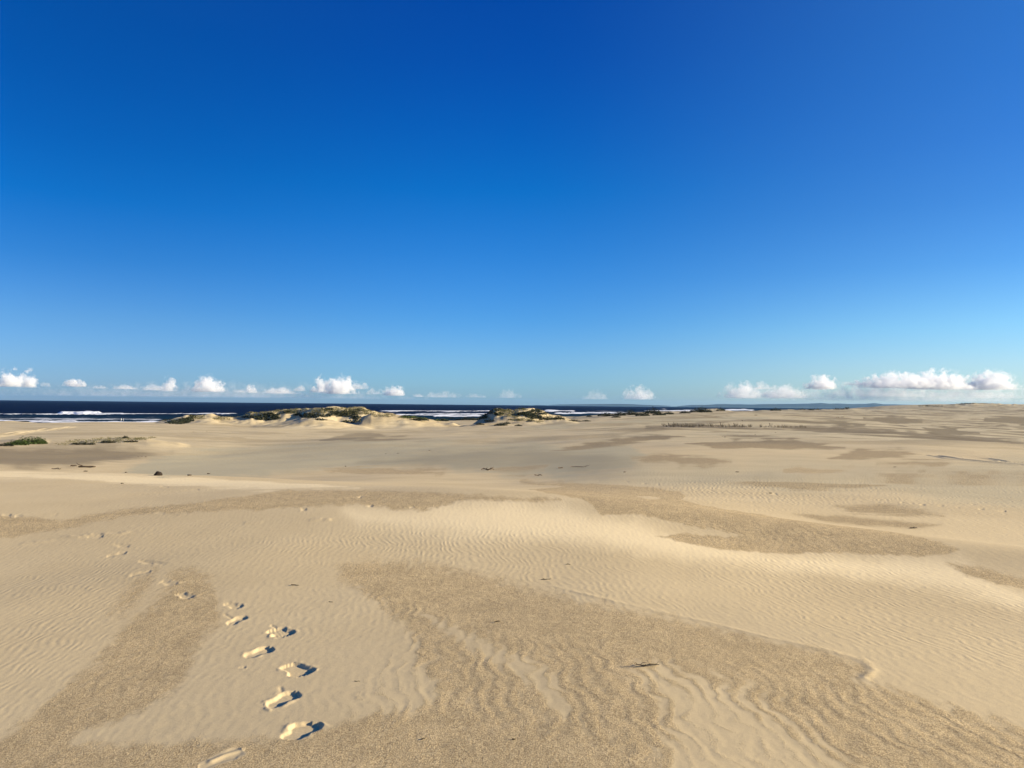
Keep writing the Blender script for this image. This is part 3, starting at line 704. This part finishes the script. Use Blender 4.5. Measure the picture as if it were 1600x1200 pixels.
# dense low bush on the left hummock
G1 = 'bushes on the left hummock'
plant('coastal_bush', 'leafy', 46, 693.5, 46, 14, 'largest dense green bush, crowning the sand hummock at the left edge', 'bush', G1)
plant('coastal_bush', 'leafy', 26, 695.5, 34, 10, 'smaller green bush sloping down the left side of the far left hummock', 'bush', G1)
plant('coastal_bush', 'leafy', 62, 693.5, 22, 12, 'small green bush at the right shoulder of the far left hummock', 'bush', G1)
plant('coastal_bush', 'dark', 9, 697, 26, 6, 'flat dark bush at the left foot of the far left hummock', 'bush', G1)
def cover(name, spots, n, kind, label, seed, size=(.6, 1.0)):
    """uncounted ground cover: tufts sown over areas of the sand; spots = (photo x, y, rx, ry)"""
    r = np.random.default_rng(seed); V = []; Fc = []; base = 0
    tot = sum(s[2] * s[3] for s in spots)
    for (cx, cy, rx, ry) in spots:
        m = max(3, int(n * rx * ry / tot))
        for k in range(m):
            a = r.uniform(0, 2 * math.pi); q = math.sqrt(r.uniform())
            p = hit(cx + rx * q * math.cos(a), cy + ry * q * math.sin(a))
            if p.y > 2500: continue
            sc = p.y / F
            w_ = r.uniform(*size) * sc * 3.4; h_ = r.uniform(*size) * sc * 2.4
            v, f = blades(7 if kind == 'grass' else 9, w_, w_ * .8, h_ * 1.2, (w_ * .10 if kind == 'grass' else w_ * .42), .7, int(r.integers(1e9)), True, kind != 'grass')
            v = v + np.array([p.x, p.y, p.z]); V.append(v); Fc.append(f + base); base += len(v)
    o = mesh_np(name, np.concatenate(V), np.concatenate(Fc), {'grass': M_OLIVE, 'dark': M_DARK, 'green': M_GREEN, 'dry': M_DRY}[kind], False)
    tag(o, label, None, None, 'stuff'); return o
cover('dune_grass', [(560,640,20,4),(570,644,24,4),(545,639,25,3),(600,649,18,3),(635,653,14,2),(660,655,12,1.5),(480,641,50,3),(430,644,40,3),(395,647,22,2.5),(355,652,22,1.5),(310,652,14,3),(520,646,40,3),(345,655,14,1.5)], 1500, 'grass', 'olive beach grass over the long left foredune', 1)
cover('dune_grass', [(790,645,12,6),(805,648,10,5),(785,640,8,3),(800,640,25,2),(815,656,20,2),(840,659,8,1.5),(755,653,10,3)], 600, 'grass', 'yellow green grass on the steep middle dune', 2)
cover('dune_grass', [(150,690,50,3),(190,686,45,2.5),(225,684.5,20,1.5),(100,694,14,1.5)], 330, 'grass', 'sparse grey green grass along the left hummock', 3)
DK = [(418,653,22,4),(425,648,14,2.5),(452,644,10,2),(475,648,16,2.5),(482,652,14,2),(510,640,10,2),(500,650,20,2),(535,645,20,3),(540,649,18,2.5),(556,653,8,3),(395,652,16,2),(500,656,10,1),(550,659,14,2)]
cover('dune_scrub', DK, 650, 'dark', 'dark low scrub patches over the long left foredune', 4)
cover('dune_scrub', [(278,660,18,3),(292,656,12,3),(255,656,12,1.5),(300,651,5,2.5)], 240, 'dark', 'dark scrub down the left end of the long foredune', 5)
cover('dune_scrub', [(752,651,10,3),(762,645,8,3),(775,640,7,3),(745,654,10,2),(778,647,7,3),(825,647,16,3.5),(835,652,12,3),(812,639,8,1.5),(838,642,10,2.5),(850,646,6,2)], 480, 'dark', 'dark scrub in the hollows of the steep middle dune', 6)
cover('dune_scrub', [(640,652,14,1.5),(660,654,10,1),(690,657,10,1)], 200, 'green', 'thin line of green scrub trailing right off the left foredune', 7)
cover('dune_scrub', [(1500,630.6,24,.5),(1455,634.6,20,.4)], 160, 'dark', 'thin dark bush line along the crests of the highest far dunes', 9, (.25, .5))
cover('dune_scrub', [(1150,639,10,.6),(1180,640,10,.6),(1210,640.5,12,.6),(1250,639,14,1),(1262,640,20,1),(1310,638.8,20,.7)], 110, 'dark', 'dark band of scrub beyond the far right sand', 8)
# single shrubs one can pick out
SH = [
 (655,656.5,26,3.2,'low olive shrub left of the sandy gap in the middle of the beach'),
 (692,657.5,16,3,'dark creeping shrub on the near edge of the sandy gap'),
 (705,655,12,1.8,'thin dark shrub where the gap opens to the white surf'),
 (731,656,34,3,'long dark shrub between the sandy gap and the steep middle dune'),
 (765,658.5,16,3,'dark shrub at the left foot of the steep middle dune'),
 (750,663,12,2,'small shrub on open sand below the left foot of the middle dune'),
 (783,664.5,18,3,'dark shrub out on the sand in front of the middle dune'),
 (792,662,10,2.4,'small shrub just right of the dark shrub in front of the middle dune'),
 (810,665.5,10,2,'lone small dark shrub lowest on the sand before the middle dune'),
 (829,658,12,2.4,'olive shrub at the right foot of the steep middle dune'),
 (856,656,22,5,'rounded dark shrub right of the steep middle dune'),
 (873,655,16,4.5,'second rounded dark shrub, right neighbour of the larger rounded one'),
 (895,658,22,2,'flat dark shrub on the sand right of the rounded pair'),
 (916,658,12,1.6,'thin flat shrub right of the flat dark one'),
 (890,648.5,20,3,'green shrub against the white surf right of the middle dune'),
 (917,648,12,3,'dark shrub against the surf left of the long shrub belt'),
 (921,651,8,2,'tiny dark shrub just below the left end of the shrub belt'),
 (947,650,22,4,'leftmost dark shrub of the belt before the surf'),
 (968,649,16,4,'tall dark shrub second from the left in the shrub belt'),
 (963,652,12,2.4,'low front shrub under the left half of the shrub belt'),
 (985,648,20,5,'broad dark shrub left of the middle of the shrub belt'),
 (1004,649.5,18,4.5,'olive shrub at the middle of the shrub belt'),
 (1020,646,20,6,'highest dark shrub at the middle of the shrub belt'),
 (1030,648.5,18,4,'front shrub right of the middle of the shrub belt'),
 (1045,647,14,3.2,'narrow olive shrub right of the highest shrub in the belt'),
 (1070,645.5,14,3,'small dark shrub near the right end of the shrub belt'),
 (1095,644,28,5,'dark shrub mound left of the pale pointed dune'),
 (1126,641.5,12,3,'small dark shrub on top of the pale pointed dune'),
 (1212,641.3,14,2.6,'dark shrub sticking up beyond the bare far plain'),
 (196,684,10,2.5,'dark tuft on the top of the long low hummock at left'),
 (130,694,34,2.5,'dark creeping shrub at the left end of the long low hummock'),
 (170,691,22,2.5,'dark creeping shrub in the middle of the long low hummock'),
 (205,690,18,2,'dark creeping shrub at the right of the long low hummock'),
]
for k, (px, py, wp, hp, lb) in enumerate(SH): plant('dune_shrub', 'dark', px, py + .4, wp * 1.25, hp * 1.9, lb, 'shrub', 'shrubs on the foredunes')
# belt of small upright dead plants behind the crest
r = np.random.default_rng(5)
for k in range(160):
    px = (1085 + r.normal() * 32) if k < 75 else 1035 + 225 * r.uniform() ** .9
    if not 1030 < px < 1262: continue
    tt = (px - 1035) / 225
    py = 667.3 + 0.9 * tt - abs(r.normal()) * 1.4 * (1.2 - tt)
    q = r.uniform(.35, 1.25)
    plant('dry_plant', 'dry', px, max(py, 660), 5.5 * q, 5.6 * q, 'small dark dry plant in the long ragged row just behind the smooth dune crest', 'plant', 'dry plants behind the crest')
for (px, py, lb) in ((1309,653,'dry plant left of the small pair on the far right slope'),(1316,652,'dry plant right in the small pair on the far right slope'),(1162,658,'lone dry plant on the far slope above the row of dry plants'),(1181,649,'tiny lone dark plant high on the far plain')):
    plant('dry_plant', 'dry', px, py, 7, 2.0, lb, 'plant')

# ------------------------------------------------------------------ driftwood, twigs and pebbles
def tube(P, rad, n=6, seed=0):
    """verts/faces of a tapering bent stick along points P"""
    r = np.random.default_rng(seed); P = [Vector(p) for p in P]; V = []; Fc = []
    for i, p in enumerate(P):
        t = (P[min(i + 1, len(P) - 1)] - P[max(i - 1, 0)]).normalized()
        a = t.cross(Vector((0.13, 0.2, 1))).normalized(); b_ = t.cross(a)
        for k in range(n):
            q = 2 * math.pi * k / n; rr = rad[i] * (1 + .25 * r.normal() * .5)
            V.append(tuple(p + a * math.cos(q) * rr + b_ * math.sin(q) * rr))
    for i in range(len(P) - 1):
        for k in range(n):
            Fc.append([i*n+k, i*n+(k+1) % n, (i+1)*n+(k+1) % n, (i+1)*n+k])
    for base in (0, (len(P) - 1) * n):      # end caps
        c = len(V); V.append(tuple(P[0] if base == 0 else P[-1]))
        for k in range(n): Fc.append([c, base + k, base + (k+1) % n, base + (k+1) % n])
    return V, Fc
def stick(name, label, cat, px, py, length, rad, rot, branches=2, seed=0, mat=None, bend=.12, group=None):
    if py < 800: length *= .78; rad *= .8
    rr = random.Random(seed); p0 = hit(px, py); V = []; Fc = []
    n = 7; pts = []
    for i in range(n):
        t = i / (n - 1) - .5
        pts.append((t * length, bend * length * math.sin(i * 1.3 + seed) * .4, rad * 1.1 + abs(math.sin(i * .9 + seed)) * bend * length * .35))
    v, f = tube(pts, [rad * (1 - .5 * abs(i / (n - 1) - .35)) for i in range(n)], 6, seed); V += v; Fc += f
    for b_ in range(branches):
        s = pts[1 + rr.randrange(n - 2)]; a = rr.uniform(-1.2, 1.2) + (math.pi if rr.random() < .5 else 0); l = length * rr.uniform(.2, .45)
        q = [(s[0] + l * t * math.cos(a), s[1] + l * t * math.sin(a), s[2] + l * t * rr.uniform(.1, .6)) for t in (0, .4, .75, 1)]
        v, f = tube(q, [rad * .6, rad * .5, rad * .35, rad * .15], 5, seed + b_); Fc += [[i + len(V) for i in g] for g in f]; V += v
    me = bpy.data.meshes.new(name); me.from_pydata(V, [], [list(dict.fromkeys(g)) for g in Fc]); me.materials.append(mat or M_WOOD)
    for pl in me.polygons: pl.use_smooth = True
    o = bpy.data.objects.new(name, me); COL.objects.link(o); o.location = p0; o.rotation_euler = (0, 0, rot)
    tag(o, label, cat, group); return o
stick('driftwood_log', 'long dark driftwood log lying in the brown hollow at left', 'log', 136, 731, 1.25, .075, .05, 1, 3, bend=.03)
stick('driftwood_piece', 'short dark driftwood piece left of the long log in the hollow', 'driftwood', 115, 729, .45, .05, .3, 3, 4)
stick('driftwood_piece', 'low dark driftwood piece in the hollow left of the log', 'driftwood', 88, 733.5, .7, .03, -.1, 2, 5)
stick('driftwood_piece', 'small dark driftwood chip just below the long log', 'driftwood', 134, 737, .3, .03, 0, 1, 6)
stick('driftwood_piece', 'small dark driftwood chip by the left edge of the grey sand', 'driftwood', 197, 739, .16, .035, .4, 1, 7)
stick('driftwood_piece', 'dark driftwood chip on the grey sand right of the dark stump', 'driftwood', 296, 743.5, .14, .02, 0, 1, 8)
stick('driftwood_piece', 'tiny driftwood chip on the grey sand above the near dune brow', 'driftwood', 326, 741, .2, .03, 0, 1, 9)
stick('fallen_branch', 'dark forked branch with twigs standing up on sand near the middle', 'branch', 841, 744, .38, .022, .2, 4, 10, bend=.3)
stick('fallen_branch', 'small dark branch right of the forked one on grey sand', 'branch', 876, 732, .3, .03, .3, 2, 11)
stick('fallen_branch', 'thin long dark stick lying on the grey sand right of the forked branch', 'branch', 908, 730, 1.2, .018, -.05, 1, 12, bend=.02)
stick('fallen_branch', 'low brown branch pile at the left end of the brown patch on grey sand', 'branch', 762, 735, .8, .04, .1, 5, 13, bend=.2)
stick('twig', 'dark broken twig cluster on coarse sand at lower right', 'twig', 1012, 1041, .15, .0045, .1, 6, 14, M_TWIG, .12)
stick('twig', 'small dark twig on rippled sand right of the upper footprints', 'twig', 461, 915, .085, .004, -.3, 1, 15, M_TWIG)
stick('twig', 'tiny forked twig on pale rippled sand in the centre', 'twig', 852, 906, .085, .003, .2, 3, 16, M_TWIG)
stick('twig', 'small dark twig on the brown sand left of the pale streak', 'twig', 777, 972, .055, .004, .5, 2, 17, M_TWIG)
stick('twig', 'slanting twig on the coarse sand near the bottom edge', 'twig', 662, 1155, .028, .0025, .7, 1, 18, M_TWIG)
stick('twig', 'dark crumb of twig on the coarse sand right of the slanting twig', 'twig', 803, 1156, .02, .003, 0, 1, 19, M_TWIG)
stick('twig', 'fine twig on smooth sand right of the third footprint', 'twig', 558, 1065, .035, .0018, 0, 1, 20, M_TWIG)
stick('twig', 'fine twig on smooth pale sand above the brown band tip', 'twig', 517, 941, .04, .002, -.2, 1, 21, M_TWIG)
stick('twig', 'small dark twig on pale sand left of the far right footprint trail', 'twig', 1427, 826, .11, .008, 0, 1, 22, M_TWIG)
stick('twig', 'short twig near the right edge of the pale middle crest', 'twig', 888, 882, .05, .0025, 0, 1, 24, M_TWIG)
stick('twig', 'dark chip of twig on the brow above the uppermost near footprints', 'twig', 191, 756, .08, .012, .2, 2, 25, M_TWIG)
for k, (px, py) in enumerate([(603,709),(622,708.5),(671,704),(1129,682),(1133,683),(1212,676),(1180,679),(1398,730),(540,729),(976,738),(1204,771),(216,714),(222,713.5),(228,714),(302,675),(323,674),(1152,738)]):
    stick('driftwood_piece', 'tiny dark driftwood chip scattered on the distant sand', 'driftwood', px, py, random.uniform(.10, .22) * (0.5 + hit(px, py).y / 80), random.uniform(.010, .022) * (.6 + hit(px, py).y / 90), random.uniform(-.3, .3), 1, 40 + k, None, .1, 'chips scattered on the distant sand')
# rounded dark stump just over the brow
def lump(name, label, cat, px, py, wid, hei, seed, mat):
    import bmesh
    bm = bmesh.new(); bmesh.ops.create_icosphere(bm, subdivisions=3, radius=.5)
    for v in bm.verts:
        c = v.co; n = math.sin(c.x * 9 + seed) * math.cos(c.y * 11 + seed * 2) * .08 + math.sin(c.z * 14 + c.x * 5 + seed) * .06
        v.co = c * (1 + n); v.co.x += .12 * v.co.z
        if v.co.z < -.1: v.co.z = -.1
    me = bpy.data.meshes.new(name); bm.to_mesh(me); bm.free(); me.materials.append(mat)
    o = bpy.data.objects.new(name, me); COL.objects.link(o); o.location = hit(px, py); o.scale = (wid, wid * .7, hei * 1.6); tag(o, label, cat); return o
lump('tree_stump', 'dark rounded driftwood stump just over the near brow at left', 'stump', 247, 743, .20, .13, 3, M_STUMP)

# ------------------------------------------------------------------ two people at the edge of the water
def person(px, d, label, seed, turn):
    u = (px - 800) / F; x, y, z = u * d, d, EYE - SEA - 0.15
    J = [(0,0,.92),(0,.0,1.12),(0,0,1.36),(0,0,1.48),(0,.01,1.60),(0,.0,1.72),
         (.10,0,.90),(.11,.03,.50),(.12,0,.08),(.12,-.10,.03),(-.10,0,.90),(-.11,-.03,.50),(-.12,.0,.08),(-.12,-.10,.03),
         (.18,0,1.38),(.23,.02,1.10),(.24,-.06,.86),(.24,-.09,.77),(-.18,0,1.38),(-.23,.02,1.10),(-.22,-.08,.88),(-.22,-.12,.79)]
    rad = [.14,.12,.14,.055,.095,.08,.10,.065,.045,.035,.10,.065,.045,.035,.055,.042,.032,.03,.055,.042,.032,.03]
    E = [(0,1),(1,2),(2,3),(3,4),(4,5),(0,6),(6,7),(7,8),(8,9),(0,10),(10,11),(11,12),(12,13),(2,14),(14,15),(15,16),(16,17),(2,18),(18,19),(19,20),(20,21)]
    me = bpy.data.meshes.new('person'); me.from_pydata(J, E, []); o = bpy.data.objects.new('person', me); COL.objects.link(o)
    sk = o.modifiers.new('skin', 'SKIN')
    for sv, r_ in zip(me.skin_vertices[0].data, rad): sv.radius = (r_, r_ * .85)
    me.skin_vertices[0].data[0].use_root = True
    ss = o.modifiers.new('sub', 'SUBSURF'); ss.levels = 1; ss.render_levels = 1
    me.materials.append(simple('pale_clothing', (.62,.60,.56), (.72,.70,.66), 3))
    o.location = (x, y, z); o.rotation_euler = (0, 0, turn); tag(o, label, 'person', 'people standing in the surf'); return o
person(190.8, 440, 'left one of the two pale dressed figures standing in the shallow surf', 1, .4)
person(194.0, 441, 'right one of the two pale dressed figures standing in the shallow surf', 2, -.5)

# ------------------------------------------------------------------ clouds: volumes of vapour far beyond everything
CD = 40000.0
def cloud_mat(dens, name):
    b = NB(name)
    tcn = b.n('ShaderNodeTexCoord'); oi = b.n('ShaderNodeObjectInfo')
    pos = b.n('ShaderNodeNewGeometry').outputs['Position']
    ob = tcn.outputs['Object']      # -1..1 box
    km = b.scalevec(pos, (0.001, 0.001, 0.001))
    n1 = b.noise(km, 2.3, 8, 0.70).outputs[0]
    sp = b.n('ShaderNodeSeparateXYZ'); b.l(ob, sp.inputs[0])
    # dome: wide flat base, rounded top
    x2 = b.math('POWER', b.math('ABSOLUTE', sp.outputs['X']), 2.0); y2 = b.math('POWER', b.math('ABSOLUTE', sp.outputs['Y']), 2.0)
    zt = b.math('MULTIPLY_ADD', sp.outputs['Z'], 0.5, 0.5)     # 0 base .. 1 top
    z2 = b.math('POWER', zt, 1.6)
    rad = b.math('ADD', b.math('ADD', x2, y2), z2)
    shape = b.math('SUBTRACT', 0.80, rad)
    basef = b.mapr(zt, 0.0, 0.12)
    v = b.math('ADD', shape, b.math('MULTIPLY', b.math('SUBTRACT', n1, 0.54), 5.0))
    dn = b.math('MULTIPLY', b.mapr(v, 0.0, 0.5), basef)
    edge = b.mapr(rad, 0.8, 1.15, 1, 0)
    dn = b.math('MULTIPLY', b.math('MULTIPLY', dn, edge), dens)
    pv = b.n('ShaderNodeVolumePrincipled'); pv.inputs['Color'].default_value = (1, 1, 1, 1)
    pv.inputs['Anisotropy'].default_value = 0.0
    b.l(dn, pv.inputs['Density']); b.l(pv.outputs[0], b.out.inputs['Volume'])
    b.m.cycles.volume_step_rate = 0.35
    return b.m
CM_D = cloud_mat(0.0036, 'cloud_dense'); CM_M = cloud_mat(0.0016, 'cloud_mid'); CM_F = cloud_mat(0.00045, 'cloud_faint'); CM_V = cloud_mat(0.00022, 'cloud_veil')
CL = [
 (14,604,46,34,CM_D,'left half of the twin white puffs at the left edge of the sky'),
 (44,605,36,32,CM_D,'right half of the twin white puffs at the left edge of the sky'),
 (116,604,44,14,CM_D,'small flat white cloud right of the twin puffs'),
 (195,608,40,9,CM_M,'tiny faint cloud left of the leaning white cloud'),
 (238,610,40,16,CM_M,'faint left shoulder of the leaning white cloud'),
 (264,611,36,26,CM_D,'leaning white cloud above the left sea'),
 (325,612,62,30,CM_D,'broad white heap cloud above the surf at left'),
 (394,614,26,18,CM_D,'small round cloud left of the low cloud row'),
 (438,615,64,12,CM_M,'low row of faint puffs left of the tall sloping cloud'),
 (500,613,32,34,CM_D,'left tower of the tall sloping cloud over the long foredune'),
 (530,615,70,34,CM_D,'main body of the tall sloping cloud over the long foredune'),
 (584,616,28,12,CM_M,'little faint cloud between the sloping cloud and the next heap'),
 (614,618,46,22,CM_D,'small bright heap right of the tall sloping cloud'),
 (72,604,20,9,CM_M,'tiny faint cloud right of the twin puffs'),
 (158,607,26,7,CM_M,'tiny faint cloud streak between the flat cloud and the leaning cloud'),
 (372,613,22,7,CM_M,'tiny faint cloud right of the broad heap cloud'),
 (468,611,22,12,CM_M,'small ragged puff left of the tall sloping cloud'),
 (655,620,26,7,CM_M,'tiny cloud right of the small bright heap'),
 (744,621,40,8,CM_F,'very faint thin cloud left of the middle'),
 (560,608,36,16,CM_M,'ragged right slope of the tall sloping cloud'),
 (1190,608,40,14,CM_M,'ragged wisp above the pale heaps in the right bank'),
 (1335,602,44,12,CM_M,'thin wisp linking the square topped cloud to the big bank'),
 (1500,596,44,14,CM_M,'ragged wisp on top of the big cloud bank'),
 (690,621,70,12,CM_F,'very faint cloud streak above the sea gap'),
 (796,622,44,18,CM_F,'faint puff above the steep middle dune'),
 (930,624,50,18,CM_F,'faint puff left of the lone pale cloud'),
 (998,624,60,26,CM_M,'lone pale cloud right of the middle'),
 (1160,622,80,30,CM_M,'leftmost pale heap of the right cloud bank'),
 (1225,622,90,26,CM_M,'pale lower cloud second in the right cloud bank'),
 (1284,608,60,28,CM_D,'bright square topped cloud left of the big bank'),
 (1375,620,190,30,CM_F,'long pale low veil under the big cloud bank'),
 (1400,606,140,30,CM_D,'left bright body of the big cloud bank'),
 (1465,608,130,36,CM_D,'highest middle body of the big cloud bank'),
 (1548,609,90,38,CM_D,'rounded right end of the big cloud bank'),
 (1530,622,200,22,CM_F,'long pale veil under the right end of the big bank'),
 (330,621,760,30,CM_V,'very faint blue grey vapour bank along the left horizon'),
 (1420,627,520,40,CM_F,'wide pale hazy bank under all the right clouds'),
 (1640,618,100,26,CM_F,'pale veil leaving the right edge of the sky'),
]
def cube_verts(): return np.array([(x, y, z) for x in (-1, 1) for y in (-1, 1) for z in (-1, 1)], float)
CF = np.array([(0,1,3,2),(4,6,7,5),(0,4,5,1),(2,3,7,6),(0,2,6,4),(1,5,7,3)])
for k, (px, by_, wp, hp, m, lb) in enumerate(CL):
    u, s = ray(px, by_); dist = CD + (k % 5) * 900
    W = wp / F * dist / 2 * 1.04; H = hp / F * dist / 2 * 1.0
    o = mesh_np('cloud', cube_verts(), CF, m, False)
    o.location = (float(u) * dist, dist, EYE - float(s) * dist + H * .92); o.scale = (W, min(W, 1600), H)
    tag(o, lb, 'cloud', 'clouds low along the horizon')

# ------------------------------------------------------------------ haze
hz_b = NB('haze_air'); pv = hz_b.n('ShaderNodeVolumePrincipled')
pv.inputs['Color'].default_value = (0.28, 0.58, 1.0, 1); pv.inputs['Density'].default_value = 1.7e-5; pv.inputs['Anisotropy'].default_value = 0.2
hz_b.l(pv.outputs[0], hz_b.out.inputs['Volume'])
hv = cube_verts() * np.array([24000, 12000, 90]) + np.array([0, 11000, 60])
hb = mesh_np('haze', hv, CF, hz_b.m, False); tag(hb, None, None, None, 'stuff')
